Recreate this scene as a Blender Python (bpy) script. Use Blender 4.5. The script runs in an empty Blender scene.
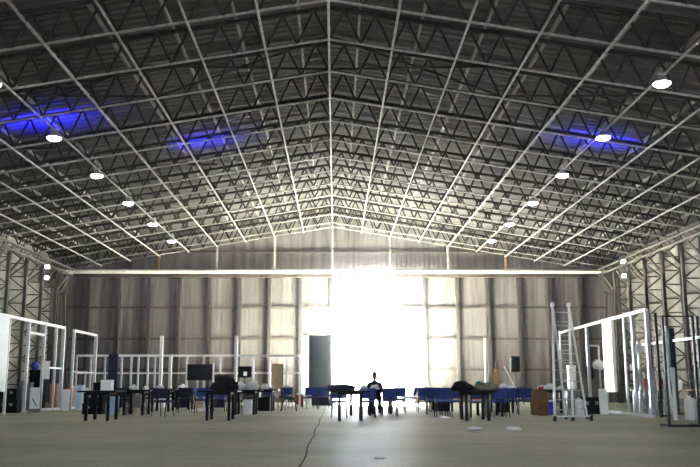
import bpy, math, random
from mathutils import Vector, Matrix
R = random.Random(7)
SC = bpy.context.scene
COL = SC.collection
PI = math.pi

# ------------------------------------------------------------------ materials
def mat(name, col, rough=0.6, metal=0.0, var=0.12, scale=3.0, stretch=(1, 1, 1), bump=0.0, spec=0.5):
    m = bpy.data.materials.new(name); m.use_nodes = True
    nt = m.node_tree; b = nt.nodes['Principled BSDF']
    b.inputs['Roughness'].default_value = rough
    b.inputs['Metallic'].default_value = metal
    b.inputs['Specular IOR Level'].default_value = spec
    if spec == 0: b.inputs['IOR'].default_value = 1.0
    tc = nt.nodes.new('ShaderNodeTexCoord')
    mp = nt.nodes.new('ShaderNodeMapping'); mp.inputs['Scale'].default_value = stretch
    nz = nt.nodes.new('ShaderNodeTexNoise'); nz.inputs['Scale'].default_value = scale; nz.inputs['Detail'].default_value = 4
    rp = nt.nodes.new('ShaderNodeValToRGB')
    rp.color_ramp.elements[0].position = 0.3; rp.color_ramp.elements[1].position = 0.7
    rp.color_ramp.elements[0].color = [c * (1 - var) for c in col] + [1]
    rp.color_ramp.elements[1].color = [min(1, c * (1 + var)) for c in col] + [1]
    L = nt.links.new
    L(tc.outputs['Object'], mp.inputs[0]); L(mp.outputs[0], nz.inputs['Vector'])
    L(nz.outputs['Fac'], rp.inputs[0]); L(rp.outputs[0], b.inputs['Base Color'])
    if bump:
        bp = nt.nodes.new('ShaderNodeBump'); bp.inputs['Strength'].default_value = bump; bp.inputs['Distance'].default_value = 0.02
        L(nz.outputs['Fac'], bp.inputs['Height']); L(bp.outputs[0], b.inputs['Normal'])
    return m

def emit(name, col, s):
    m = bpy.data.materials.new(name); m.use_nodes = True
    b = m.node_tree.nodes['Principled BSDF']
    b.inputs['Base Color'].default_value = (*col, 1)
    b.inputs['Emission Color'].default_value = (*col, 1)
    b.inputs['Emission Strength'].default_value = s
    return m

M = dict(
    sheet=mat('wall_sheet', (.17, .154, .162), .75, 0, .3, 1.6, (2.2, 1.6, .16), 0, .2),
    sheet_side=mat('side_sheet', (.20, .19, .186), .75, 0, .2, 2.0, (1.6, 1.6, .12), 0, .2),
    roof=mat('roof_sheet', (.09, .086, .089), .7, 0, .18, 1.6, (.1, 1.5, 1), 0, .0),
    girt=mat('girt_steel', (.09, .075, .07), .6, .2, .2, 6),
    post=mat('post_steel', (.075, .065, .07), .6, .2, .2, 6),
    palepost=mat('pale_steel', (.55, .52, .47), .6, 0, .15, 6),
    web=mat('dark_steel', (.04, .039, .039), .8, 0, .25, 8, spec=.0),
    chord=mat('grey_steel', (.26, .255, .25), .75, 0, .25, 8, spec=.0),
    pipe=mat('galvanised_pipe', (.31, .30, .295), .7, 0, .25, 5, spec=.0),
    purlin=mat('purlin_steel', (.20, .19, .185), .8, 0, .25, 5, spec=.0),
    lattice=mat('lattice_steel', (.085, .078, .074), .7, 0, .25, 7),
    header=mat('white_header', (.84, .81, .76), .6, 0, .1, 4),
    rust=mat('rusty_steel', (.36, .22, .12), .7, .1, .3, 8),
    white=mat('white_paint', (.80, .81, .82), .5, 0, .05, 5),
    alu=mat('grey_aluminium', (.50, .53, .57), .4, .4, .12, 9),
    whiteboard=mat('white_panel', (.86, .87, .88), .4, 0, .03, 3),
    black=mat('black_laminate', (.005, .005, .008), .6, 0, .2, 6, spec=.2),
    blackmetal=mat('black_metal', (.012, .012, .013), .4, .3, .2, 9),
    blackcloth=mat('black_cloth', (.012, .012, .016), .9, 0, .3, 14, (1, 1, 1), .4),
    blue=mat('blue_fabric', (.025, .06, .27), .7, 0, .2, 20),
    navy=mat('navy_panel', (.018, .026, .058), .8, 0, .15, 3),
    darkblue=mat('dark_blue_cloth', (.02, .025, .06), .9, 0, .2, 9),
    screen=mat('screen_glass', (.010, .011, .018), .18, 0, .1, 3),
    brown=mat('brown_card', (.16, .085, .04), .85, 0, .2, 6),
    wood=mat('raw_wood', (.42, .24, .12), .7, 0, .22, 4, (1, 1, 6)),
    palewood=mat('pale_wood', (.56, .46, .28), .6, 0, .18, 5, (4, 1, 1)),
    paper=mat('white_paper', (.85, .86, .88), .8, 0, .05, 10),
    whitecloth=mat('white_cloth', (.80, .80, .82), .9, 0, .1, 10, (1, 1, 1), .3),
    khaki=mat('khaki_cloth', (.20, .20, .15), .9, 0, .25, 9, (1, 1, 1), .4),
    teal=mat('teal_cloth', (.01, .28, .27), .8, 0, .2, 9),
    orange=mat('orange_plastic', (.62, .16, .05), .6, 0, .15, 8),
    red=mat('red_cloth', (.50, .05, .045), .7, 0, .2, 9),
    bluebag=mat('bright_blue', (.03, .03, .45), .5, 0, .15, 7),
    lightblue=mat('light_blue', (.45, .58, .78), .6, 0, .1, 7),
    greyplastic=mat('grey_plastic', (.22, .23, .24), .6, 0, .12, 7),
    rubber=mat('black_rubber', (.01, .01, .01), .8, 0, .1, 9),
    skin=mat('skin', (.34, .19, .12), .6, 0, .08, 9),
    lip=mat('lip', (.25,.11,.085), .6, 0, .08, 9),
    hair=mat('dark_hair', (.01, .008, .007), .7, 0, .2, 30),
    lampbody=mat('lamp_housing', (.25, .25, .25), .5, .3, .1, 9),
    ground=mat('yard_asphalt', (.04, .04, .04), .9, 0, .12, .4),
    lens=emit('lamp_lens', (1, .98, .93), 115),
    spotlens=emit('floodlight_lens', (.95, .97, 1), 60),
)

def floor_material():
    m = bpy.data.materials.new('concrete_floor'); m.use_nodes = True
    nt = m.node_tree; N = nt.nodes.new; L = nt.links.new
    b = nt.nodes['Principled BSDF']
    tc = N('ShaderNodeTexCoord')
    def noise(scale, sx, sy, detail=6):
        mp = N('ShaderNodeMapping'); mp.inputs['Scale'].default_value = (sx, sy, 1)
        n = N('ShaderNodeTexNoise'); n.inputs['Scale'].default_value = scale; n.inputs['Detail'].default_value = detail
        L(tc.outputs['Object'], mp.inputs[0]); L(mp.outputs[0], n.inputs['Vector']); return n
    n1 = noise(.35, .6, 1.0); n2 = noise(3.5, .5, 1.4); n3 = noise(30, 1, 1, 3)
    r1 = N('ShaderNodeValToRGB')
    r1.color_ramp.elements[0].position = .35; r1.color_ramp.elements[0].color = (.335, .328, .20, 1)
    r1.color_ramp.elements[1].position = .66; r1.color_ramp.elements[1].color = (.47, .463, .345, 1)
    L(n1.outputs['Fac'], r1.inputs[0])
    r2 = N('ShaderNodeValToRGB')
    r2.color_ramp.elements[0].position = .3; r2.color_ramp.elements[0].color = (.74, .74, .72, 1)
    r2.color_ramp.elements[1].position = .7; r2.color_ramp.elements[1].color = (1.1, 1.1, 1.1, 1)
    L(n2.outputs['Fac'], r2.inputs[0])
    mx = N('ShaderNodeMix'); mx.data_type = 'RGBA'; mx.blend_type = 'MULTIPLY'; mx.inputs[0].default_value = 1
    L(r1.outputs[0], mx.inputs[6]); L(r2.outputs[0], mx.inputs[7])
    r3 = N('ShaderNodeValToRGB')
    r3.color_ramp.elements[0].position = .25; r3.color_ramp.elements[0].color = (.85, .85, .85, 1)
    r3.color_ramp.elements[1].position = .75; r3.color_ramp.elements[1].color = (1.08, 1.08, 1.08, 1)
    L(n3.outputs['Fac'], r3.inputs[0])
    mx2 = N('ShaderNodeMix'); mx2.data_type = 'RGBA'; mx2.blend_type = 'MULTIPLY'; mx2.inputs[0].default_value = 1
    L(mx.outputs[2], mx2.inputs[6]); L(r3.outputs[0], mx2.inputs[7])
    L(mx2.outputs[2], b.inputs['Base Color'])
    rr = N('ShaderNodeMapRange'); rr.inputs['To Min'].default_value = .40; rr.inputs['To Max'].default_value = .68
    L(n2.outputs['Fac'], rr.inputs['Value']); L(rr.outputs[0], b.inputs['Roughness'])
    bp = N('ShaderNodeBump'); bp.inputs['Strength'].default_value = .25; bp.inputs['Distance'].default_value = .02
    L(n2.outputs['Fac'], bp.inputs['Height']); L(bp.outputs[0], b.inputs['Normal'])
    return m
M['floor'] = floor_material()
M['joint'] = mat('joint_filler', (.07, .07, .065), .9, 0, .3, 6)

# ------------------------------------------------------------------ mesh helper
class MB:
    def __init__(s): s.v = []; s.f = []; s.sm = []
    def add(s, vs, fs, smooth=False):
        o = len(s.v); s.v += [tuple(v) for v in vs]
        s.f += [tuple(i + o for i in f) for f in fs]; s.sm += [smooth] * len(fs); return s
    def box(s, lo, hi, mtx=None, bev=0.0):
        x0, y0, z0 = lo; x1, y1, z1 = hi
        if bev <= 0:
            vs = [Vector(p) for p in ((x0,y0,z0),(x1,y0,z0),(x1,y1,z0),(x0,y1,z0),(x0,y0,z1),(x1,y0,z1),(x1,y1,z1),(x0,y1,z1))]
            fs = [(0,3,2,1),(4,5,6,7),(0,1,5,4),(1,2,6,5),(2,3,7,6),(3,0,4,7)]
        else:
            b = min(bev, (x1-x0)/2.01, (y1-y0)/2.01, (z1-z0)/2.01)
            rings = []
            for z, i in ((z0, b), (z0+b, 0), (z1-b, 0), (z1, b)):
                a0, a1, c0, c1 = x0+i, x1-i, y0+i, y1-i
                rings.append([(a0+b,c0,z),(a1-b,c0,z),(a1,c0+b,z),(a1,c1-b,z),(a1-b,c1,z),(a0+b,c1,z),(a0,c1-b,z),(a0,c0+b,z)])
            vs = [Vector(p) for r in rings for p in r]
            fs = [tuple(range(7,-1,-1)), tuple(range(24,32))]
            for k in range(3):
                for j in range(8):
                    fs.append((k*8+j, k*8+(j+1)%8, k*8+8+(j+1)%8, k*8+8+j))
        if mtx is not None: vs = [mtx @ v for v in vs]
        return s.add(vs, fs)
    def bar(s, p, q, w, h=None):           # rectangular bar from p to q
        p = Vector(p); q = Vector(q); h = h or w
        d = (q-p).normalized(); up = Vector((0,0,1)) if abs(d.z) < .95 else Vector((0,1,0))
        a = d.cross(up).normalized(); u = a.cross(d)
        vs = []
        for c in (p, q):
            for sx, sy in ((-1,-1),(1,-1),(1,1),(-1,1)): vs.append(c + a*sx*w/2 + u*sy*h/2)
        return s.add(vs, [(0,1,2,3),(7,6,5,4),(0,4,5,1),(1,5,6,2),(2,6,7,3),(3,7,4,0)])
    def tube(s, pts, r, n=8, closed=False):
        pts = [Vector(p) for p in pts]; vs = []; k = len(pts)
        rs = r if isinstance(r, (list, tuple)) else [r]*k
        ref = None
        for i, p in enumerate(pts):
            if closed: d = pts[(i+1) % k] - pts[i-1]
            else: d = pts[min(i+1, k-1)] - pts[max(i-1, 0)]
            d.normalize()
            if ref is None: ref = Vector((0,0,1)) if abs(d.z) < .9 else Vector((1,0,0))
            a = d.cross(ref).normalized(); u = a.cross(d).normalized(); ref = u
            for j in range(n):
                t = 2*PI*j/n; vs.append(p + (a*math.cos(t) + u*math.sin(t))*rs[i])
        fs = []
        for i in range(k if closed else k-1):
            b2 = ((i+1) % k)*n
            for j in range(n): fs.append((i*n+j, i*n+(j+1)%n, b2+(j+1)%n, b2+j))
        s.add(vs, fs, True)
        if not closed:                       # flat end caps with their own vertices
            s.add(vs[:n], [tuple(range(n-1,-1,-1))]); s.add(vs[-n:], [tuple(range(n))])
        return s
    def lathe(s, prof, c=(0,0,0), n=20, sx=1, sy=1):
        c = Vector(c); vs = []
        for r, z in prof:
            for j in range(n):
                t = 2*PI*j/n; vs.append(c + Vector((r*math.cos(t)*sx, r*math.sin(t)*sy, z)))
        fs = []
        for i in range(len(prof)-1):
            for j in range(n): fs.append((i*n+j, i*n+(j+1)%n, (i+1)*n+(j+1)%n, (i+1)*n+j))
        s.add(vs, fs, True)
        s.add(vs[:n], [tuple(range(n-1,-1,-1))]); s.add(vs[-n:], [tuple(range(n))])
        return s
    def blob(s, c, rad, seed=0, amp=.18, nu=18, nv=10, flat=True):   # crumpled rounded heap sitting on z=c.z
        rr = random.Random(seed); c = Vector(c)
        ph = [(rr.uniform(1,4), rr.uniform(1,4), rr.uniform(1,4), rr.uniform(0,6.3)) for _ in range(6)]
        vs = []
        for i in range(nv+1):
            th = PI*i/nv
            for j in range(nu):
                a = 2*PI*j/nu
                d = Vector((math.sin(th)*math.cos(a), math.sin(th)*math.sin(a), math.cos(th)))
                k = 1 + amp*sum(math.sin(p[0]*d.x*2+p[1]*d.y*2+p[2]*d.z*2+p[3]) for p in ph)/2.4
                q = Vector((d.x*rad[0], d.y*rad[1], d.z*rad[2]))*k
                if flat: q.z = max(q.z, -rad[2]*.45) + rad[2]*.45
                vs.append(c+q)
        fs = []
        for i in range(nv):
            for j in range(nu): fs.append((i*nu+j, (i+1)*nu+j, (i+1)*nu+(j+1)%nu, i*nu+(j+1)%nu))
        return s.add(vs, fs, True)
    def build(s, name, m, parent=None, loc=(0,0,0), rot=(0,0,0)):
        me = bpy.data.meshes.new(name); me.from_pydata(s.v, [], s.f); me.update()
        me.polygons.foreach_set('use_smooth', s.sm)
        if isinstance(m, str): m = M[m]
        me.materials.append(m)
        o = bpy.data.objects.new(name, me); COL.objects.link(o)
        o.location = loc; o.rotation_euler = rot
        if parent is not None: o.parent = parent
        return o

def tag(o, label=None, cat=None, group=None, kind=None):
    if label: o['label'] = label
    if cat: o['category'] = cat
    if group: o['group'] = group
    if kind: o['kind'] = kind
    return o
def thing(name, label, cat, loc=(0,0,0), rz=0, group=None, kind=None):
    o = bpy.data.objects.new(name, None); COL.objects.link(o)
    o.empty_display_size = .2; o.location = loc; o.rotation_euler = (0,0,rz)
    return tag(o, label, cat, group, kind)
def dup(root, label, loc, rz=0, group=None):
    r = root.copy(); COL.objects.link(r); r.location = loc; r.rotation_euler = (0,0,rz); r['label'] = label
    if group: r['group'] = group
    for ch in root.children:
        c = ch.copy(); COL.objects.link(c); c.parent = r
        for g in ch.children:
            d = g.copy(); COL.objects.link(d); d.parent = c
    return r
ORD = ['first','second','third','fourth','fifth','sixth','seventh','eighth','ninth','tenth','eleventh','twelfth','thirteenth','fourteenth','fifteenth','sixteenth','seventeenth']
SIDE = {-1: 'television side', 1: 'ladder side'}

# ------------------------------------------------------------------ dimensions (metres); camera stands at the origin looking along +Y
WX = 15.35          # inner face of the side walls
WY = 45.6           # inner face of the back wall
Y0 = -9.0           # front wall of the hangar
ZR = 9.30           # ridge height of the lower chord
SL = .165           # roof slope
P = 1.545            # purlin spacing
BAY = 2.178; YT = 17.64
XR = -.16           # the ridge runs slightly to the left of the camera
def zc(x): return ZR - SL*abs(x - XR)
DEP = .84
def zroof(x): return zc(x) + DEP + .17

# ------------------------------------------------------------------ shell
def quad_plane(name, x0, x1, y0, y1, z, m, nx=1, ny=1):
    b = MB(); b.add([(x0,y0,z),(x1,y0,z),(x1,y1,z),(x0,y1,z)], [(0,1,2,3)]); return b.build(name, m)
fl = MB(); fl.box((-WX-.15, Y0, -.25), (WX+.15, WY+.12, 0))
floor = tag(fl.build('floor', 'floor'), kind='structure')
jm = MB()
def joint(pts, w):
    for (a, b) in zip(pts, pts[1:]):
        jm.add([(a[0]-w,a[1],.002),(a[0]+w,a[1],.002),(b[0]+w,b[1],.002),(b[0]-w,b[1],.002)], [(0,1,2,3)])
jx = []
y = -2.0
while y < 45:
    jx.append((-.40 + .014*math.sin(y*1.3) + R.uniform(-.008,.008), y)); y += .8
joint(jx, .013)
for k in range(2, 8):
    yy = 6.0*k + 1.5
    jm.add([(-WX,yy-.012,.002),(WX,yy-.012,.002),(WX,yy+.012,.002),(-WX,yy+.012,.002)], [(0,1,2,3)])
jm.build('joint', 'joint', floor)
g = quad_plane('ground', -400, 400, -200, 700, -.27, 'ground'); tag(g, kind='structure')

def ribs(a, b, period=.25, amp=.006):
    out = []; x = a
    while x < b - 1e-6:
        for fr, d in ((0, 0), (.5, 0), (.62, amp), (.88, amp)):
            xx = x + fr*period
            if xx < b: out.append((xx, d))
        x += period
    out.append((b, 0)); return out

DX0, DX1, DZ = -.13, 3.20, 6.80
bw = MB()
pr = [q for q in ribs(-WX, XR)] + [(XR,0)] + [(DX0,0)] + [q for q in ribs(DX0, DX1)] + [q for q in ribs(DX1, WX)]
for (xa, da), (xb, db) in zip(pr, pr[1:]):
    if xb - xa < 1e-6: continue
    zl = DZ if xa >= DX0-1e-6 and xb <= DX1+1e-6 else 0
    bw.add([(xa,WY+da,zl),(xb,WY+db,zl),(xb,WY+db,zroof(xb)+.06),(xa,WY+da,zroof(xa)+.06)], [(0,1,2,3)])
wall_back = tag(bw.build('wall_back', 'sheet'), kind='structure')
for sx, nm in ((-1,'wall_left'),(1,'wall_right')):
    b = MB(); q = ribs(Y0, WY)
    for (ya, da), (yb, db) in zip(q, q[1:]):
        b.add([(sx*(WX+da),ya,0),(sx*(WX+db),yb,0),(sx*(WX+db),yb,zroof(sx*WX)+.06),(sx*(WX+da),ya,zroof(sx*WX)+.06)], [(0,1,2,3)])
    w = tag(b.build(nm, 'sheet_side'), kind='structure')
    for z in (1.6, 3.2, 4.8, 6.3):
        MB().box((sx*WX-.06, 24, z-.05), (sx*WX+.0, WY, z+.05)).build('girt', 'girt', w)
rb = MB(); q = ribs(Y0, WY+.1, .30, .05)
for sx in (-1, 1):
    for (ya, da), (yb, db) in zip(q, q[1:]):
        xe = sx*(WX+.08)
        rb.add([(XR,ya,zroof(XR)+da),(XR,yb,zroof(XR)+db),(xe,yb,zroof(xe)+db),(xe,ya,zroof(xe)+da)], [(0,1,2,3)])
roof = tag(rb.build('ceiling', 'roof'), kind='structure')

b = MB(); q = ribs(-WX, XR) + ribs(XR, WX)
for (xa, da), (xb, db) in zip(q, q[1:]):
    zl = 4.4 if -5.5 < (xa+xb)/2 < 5.5 else 0          # unseen opening behind the camera, added to brighten surfaces that face it
    b.add([(xa,Y0-da,zl),(xa,Y0-da,zroof(xa)+.06),(xb,Y0-db,zroof(xb)+.06),(xb,Y0-db,zl)], [(0,1,2,3)])
wall_front = tag(b.build('wall_front', 'sheet_side'), kind='structure')
# framing of the back wall: parts of it
for x in (-13.24,-11.62,-10.0,-8.36,-6.73,-5.12,-3.53,-1.88,-.20,3.30,4.75,6.52,8.17,9.82,11.43,13.08):
    MB().box((x-.085, WY-.26, 0), (x+.085, WY-.01, 6.7)).build('post', 'palepost' if x in (3.30,) else 'post', wall_back)
MB().box((-1.78, WY-.2, 0), (-1.42, WY-.01, 3.5)).build('pale_strip', 'palepost', wall_back)
for z in (1.70, 3.32, 4.99):
    for xa, xb in ((-14.6, DX0), (DX1, 14.6)):
        MB().box((xa, WY-.11, z-.06), (xb, WY-.01, z+.06)).build('girt', 'girt', wall_back)
MB().box((-11.5, WY-.11, 7.97), (11.5, WY-.01, 8.07)).build('girt', 'girt', wall_back)
# white header across the wall with a dark rail under it
hb = MB()
for (xa, xb) in ((-14.55,-11.2),(-11.18,-6.9),(-6.88,-1.7),(-1.68,3.3),(3.32,8.4),(8.42,14.4)):
    hb.tube([(xa,WY-.55,6.86),(xb,WY-.55,6.86)], .11, 14)
header = tag(hb.build('header_beam', 'header'), 'long white round beam across the back wall above the big doorway', 'beam', kind='structure')
MB().box((-14.5, WY-.62, 6.56), (14.4, WY-.3, 6.70)).build('door_rail', 'girt', header)
for i in range(-6, 7, 2):
    x = XR + i*P
    MB().bar((x, WY-.55, 6.95), (x, WY-.55, zc(x)+.02), .10).build('hanger_post', 'pipe' if abs(i) < 5 else 'rust', header)

# ------------------------------------------------------------------ roof trusses
def truss_parts(root):
    XE = 14.75; st = P/2
    n = int(XE/st)
    b = MB()
    for s in (-1, 1): b.tube([(0,0,0), (s*XE,0,-SL*XE)], .032, 8)
    b.build('bottom_chord', 'chord', root)
    b = MB()
    for s in (-1, 1): b.bar((0,0,DEP), (s*XE,0,DEP-SL*XE), .08, .08)
    b.build('top_chord', 'web', root)
    b = MB()
    for s in (-1, 1):
        for i in range(n):
            x0, xm, x1 = i*st, (i+.5)*st, (i+1)*st
            b.tube([(s*x0,0,-SL*x0), (s*xm,0,DEP-SL*xm)], .031, 6)
            b.tube([(s*xm,0,DEP-SL*xm), (s*x1,0,-SL*x1)], .031, 6)
    b.tube([(0,0,0),(0,0,DEP)], .04, 6)
    b.build('web', 'web', root)
TY = [YT + BAY*k for k in range(-2, 14)]
TY[-1] = 45.05
first = None
for i, ty in enumerate(reversed(TY)):
    lab = 'dark steel roof truss with zigzag web, %s counted forward from the back wall' % ORD[i]
    if first is None:
        first = thing('roof_truss', lab, 'roof truss', (XR,ty,ZR), 0, 'roof trusses across the hangar'); truss_parts(first)
    else: dup(first, lab, (XR,ty,ZR))

# long pipes tying the trusses together at the lower chord, and purlins under the sheets
ya, yb = 11.5, 45.1
pm = None
for i in range(0, 9):
    for s in ((-1, 1) if i else (1,)):
        x = XR + s*i*P
        lab = 'long grey pipe under the roof trusses along the ridge line' if i == 0 else \
              'long grey pipe under the roof trusses, %s from the ridge on the %s' % (ORD[i-1], SIDE[s])
        o = MB().tube([(0,ya,0),(0,yb,0)], .031, 8).build('tie_pipe', 'pipe', None, (x,0,zc(x)-.077)) if pm is None else pm.copy()
        if pm is None: pm = o
        else: COL.objects.link(o); o.location = (x,0,zc(x)-.077)
        tag(o, lab, 'pipe', 'pipes along the hangar under the trusses')
pm = None
for i in range(0, 10):
    for s in (-1, 1):
        x = XR + s*(i+.5)*P
        o = MB().box((-.03,ya,-.05),(.03,yb,.05)).build('roof_purlin', 'purlin', None, (x,0,zc(x)+DEP+.105)) if pm is None else pm.copy()
        if pm is None: pm = o
        else: COL.objects.link(o); o.location = (x,0,zc(x)+DEP+.105)
        tag(o, 'grey purlin against the dark roof sheets, %s from the ridge on the %s' % (ORD[i], SIDE[s]), 'purlin', 'purlins under the roof sheets')
# crossed bracing rods in one bay
k0, k1 = YT+BAY, YT+2*BAY
for s in (-1, 1):
    for j in range(3):
        xa, xb = XR + s*(j*3*P+.07), XR + s*min((j+1)*3*P-.07, 13.8)
        o = thing('cross_brace', 'crossed dark bracing rods between two trusses, %s pair from the ridge on the %s' % (ORD[j], SIDE[s]), 'bracing', (0,0,0), 0, 'crossed roof bracing')
        for (u, v) in (((xa,k0),(xb,k1)), ((xa,k1),(xb,k0))):
            MB().tube([(u[0],u[1],zc(u[0])+.07),(v[0],v[1],zc(v[0])+.07)], .03, 6).build('rod', 'web', o)

# ------------------------------------------------------------------ side columns and eave beams
def column_parts(o, s):      # local: origin at inner post foot, outward along s*x
    d = .78
    MB().bar((0,0,0),(0,0,6.75),.13).build('inner_post', 'lattice', o)
    MB().bar((s*d,0,0),(s*d,0,7.3),.11).build('outer_post', 'lattice', o)
    b = MB(); z = .3; k = 0
    while z < 6.6:
        z2 = z + .62
        a, c = ((0,0,z),(s*d,0,z2)) if k % 2 == 0 else ((s*d,0,z),(0,0,z2))
        b.bar(a, c, .05); b.bar((0,0,z),(s*d,0,z),.045); z = z2; k += 1
    b.build('lacing', 'lattice', o)
    for t in (-1, 1):
        MB().bar((0,t*.05,5.75),(-s*.33,t*.75,6.58),.09).build('knee_brace', 'lattice', o)
for s in (-1, 1):
    src = None
    for i in range(8):
        ty = TY[-2] - BAY*i
        lab = 'tall steel lattice column with forked head, %s from the back wall on the %s' % (ORD[i], SIDE[s])
        if src is None:
            src = thing('lattice_column', lab, 'column', (s*14.45,ty,0), 0, 'lattice columns along the side walls', 'thing'); column_parts(src, s)
        else: dup(src, lab, (s*14.45,ty,0))
    e = thing('eave_beam', 'double pipe eave beam over the lattice columns on the %s' % SIDE[s], 'beam', (0,0,0), 0, None, 'thing')
    for z, n in ((6.95,'upper_pipe'),(6.66,'lower_pipe')):
        MB().tube([(s*14.0,12,z),(s*14.0,44.9,z)], .065, 10).build(n, 'lattice', e)
    b = MB(); yy = 12.2
    while yy < 44.5:
        b.bar((s*14.0,yy,6.68),(s*14.0,yy+.54,6.93),.035); yy += .54
    b.build('web', 'lattice', e)
    c = thing('corner_strut', 'dark leaning corner struts beside the back wall on the %s' % SIDE[s], 'strut', (s*14.2,44.85,0))
    MB().bar((0,0,6.55),(s*.55,.1,5.6),.12).build('brace', 'lattice', c)
    MB().bar((s*.15,0,5.7),(-s*.25,0,0),.10).build('leg', 'lattice', c)
    MB().bar((s*.55,0,6.9),(s*.55,0,0),.22).build('leg', 'post', c)
    MB().bar((0,0,5.75),(s*.6,0,5.55),.10).build('crossbar', 'lattice', c)

# ------------------------------------------------------------------ lamps
def lamp_parts(o):
    MB().tube([(0,0,.02),(0,0,-.07)], .02, 8).build('rod', 'lampbody', o)
    MB().bar((-.13,0,.0),(.13,0,.0), .04).build('arm', 'lampbody', o)
    MB().lathe([(.05,-.05),(.08,-.08),(.09,-.16),(.19,-.22),(.20,-.24)], n=24).build('housing', 'lampbody', o)
    MB().lathe([(.19,-.235),(.18,-.265),(.14,-.295),(.07,-.315),(.01,-.32)], n=24).build('lens', 'lens', o)
src = None
for s in (-1, 1):
    for i in range(8):
        ly = 40.1 - 4.316*(i)
        x = -7.84 if s < 0 else 7.46; loc = (x, ly, zc(x)-.12)
        lab = 'bright round lamp under the roof, %s from back wall on the %s' % (ORD[i], SIDE[s])
        if src is None:
            src = thing('high_bay_lamp', lab, 'lamp', loc, 0, 'high bay lamps in two rows'); lamp_parts(src)
        else: dup(src, lab, loc)
for s, zz in ((-1,(6.55,6.02)),(1,(6.80,6.12))):
    for z, w in zip(zz, ('upper', 'lower')):
        o = thing('floodlight', 'small bright floodlight near the back corner, %s one on the %s' % (w, SIDE[s]), 'floodlight', (s*14.0,41.0,z), 0, 'corner floodlights')
        MB().box((-.13,-.06,-.11),(.13,.10,.11),None,.02).build('housing','lampbody',o)
        MB().box((-.08,-.075,-.07),(.08,-.058,.07)).build('lens','spotlens',o)
        MB().bar((0,.06,.1),(0,.06,.35 if w == 'lower' else .2),.03).build('bracket','lampbody',o)

# blue wash lights lying on the truss chords and shining up at the sheets
for (x, y, e, lab) in ((-8.9,24.75,260,'blue wash light up among the trusses over the television side, nearer of two'),
                  (-4.7,29.3,150,'blue wash light up among the trusses over the television side, nearer the ridge'),
                  (8.7,26.8,200,'blue wash light up among the trusses over the ladder side')):
    o = thing('wash_light', lab, 'stage light', (x,y,zc(x)+.05))
    MB().box((-.5,-.05,-.04),(.5,.05,.04)).build('housing','blackmetal',o)
    ld = bpy.data.lights.new('blue_wash','AREA'); ld.shape = 'RECTANGLE'; ld.size = 1.5; ld.size_y = .08
    ld.color = (.02,.02,1); ld.energy = e; ld.spread = math.radians(130)
    l = bpy.data.objects.new('blue_wash', ld); COL.objects.link(l); l.parent = o; l.location = (0,0,.06); l.rotation_euler = (PI,0,0)

# ------------------------------------------------------------------ dark door leaf standing by the opening
d = thing('door_leaf', 'tall dark blue panel standing beside the bright doorway', 'panel', (-.69,38.6,0), 0, None, 'thing')
MB().box((-.47,-.06,0),(.47,.06,3.06),None,.01).build('board','navy',d)
for x in (-.48,.48): MB().box((x-.025,-.075,0),(x+.025,.075,3.08)).build('edge_frame','blackmetal',d)
MB().box((-.505,-.075,3.05),(.505,.075,3.11)).build('edge_frame','blackmetal',d)

# ------------------------------------------------------------------ partitions: light metal frames
def frame_wall(name, label, pts_posts, rails, w=.07, m='alu', rail_m='white', panels=(), group='partition frames', cat='partition frame'):
    o = thing(name, label, cat, (0,0,0), 0, group, 'thing')
    for (x, y, z, ww, mm) in pts_posts:
        MB().box((x-ww/2,y-ww/2,0),(x+ww/2,y+ww/2,z)).build('upright', mm, o)
    for (a, b, ww, mm) in rails: MB().bar(a, b, ww).build('rail', mm, o)
    for (lo, hi, mm) in panels: MB().box(lo, hi).build('panel', mm, o)
    return o
def post(x, y, z, w=.07, m='alu'): return (x, y, z, w, m)
frame_wall('partition_frame', 'open metal wall frame with a tall white panel, by the wall on the television side',
    [post(-10.28,25.4,3.06), post(-10.26,26.85,3.05), post(-10.2,28.4,3.04,.09), post(-10.15,29.8,3.03,.09), post(-10.12,31.0,3.02), post(-10.1,31.75,3.02,.12,'alu')],
    [((-10.28,25.3,3.03),(-10.1,31.8,3.0),.09,'white'), ((-10.2,28.4,2.62),(-10.15,29.8,2.62),.08,'white'),
     ((-10.2,29.8,.05),(-10.1,31.75,.05),.09,'white'), ((-10.15,29.8,1.5),(-10.1,31.7,1.5),.06,'alu')],
    panels=[((-10.32,25.45,.70),(-10.22,26.75,3.02),'whiteboard')])
frame_wall('partition_frame', 'tall open metal frame between the panelled frame and the long cross partition',
    [post(-10.0,32.7,2.98,.09), post(-10.05,34.6,1.45,.05), post(-10.05,35.9,2.98,.12), post(-9.98,33.7,.9,.05)],
    [((-10.0,32.65,2.95),(-10.05,35.95,2.95),.09,'white'), ((-10.0,32.7,.05),(-10.05,35.9,.05),.07,'white'), ((-10.0,32.7,1.4),(-10.05,35.9,1.4),.05,'alu')])
XS = [(-10.9,-7.35,'nearest the corner', [-10.9,-10.3,-9.7,-9.0,-8.6,-8.3,-7.9,-7.6,-7.35]),
      (-7.3,-4.2,'behind the television', [-6.95,-6.25,-5.55,-4.85,-4.2]),
      (-4.15,-1.5,'nearest the bright doorway', [-3.45,-2.77,-2.05,-1.5])]
for xa, xb, w, ps in XS:
    tall = {-7.35: 2.95, -4.2: 2.95}
    pp = [post(x, 36.2, tall.get(x, 2.14), .13 if x in (-7.35,-4.2,-6.95) else .075, 'white' if x in (-7.35,-4.2,-6.95) else 'alu') for x in ps]
    frame_wall('partition_frame', 'low white stud partition across the hall, bay %s' % w, pp,
        [((xa,36.2,2.12),(xb,36.2,2.12),.09,'white'), ((xa,36.2,1.39),(xb,36.2,1.39),.06,'white'), ((xa,36.2,.05),(xb,36.2,.05),.08,'white')])
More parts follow.
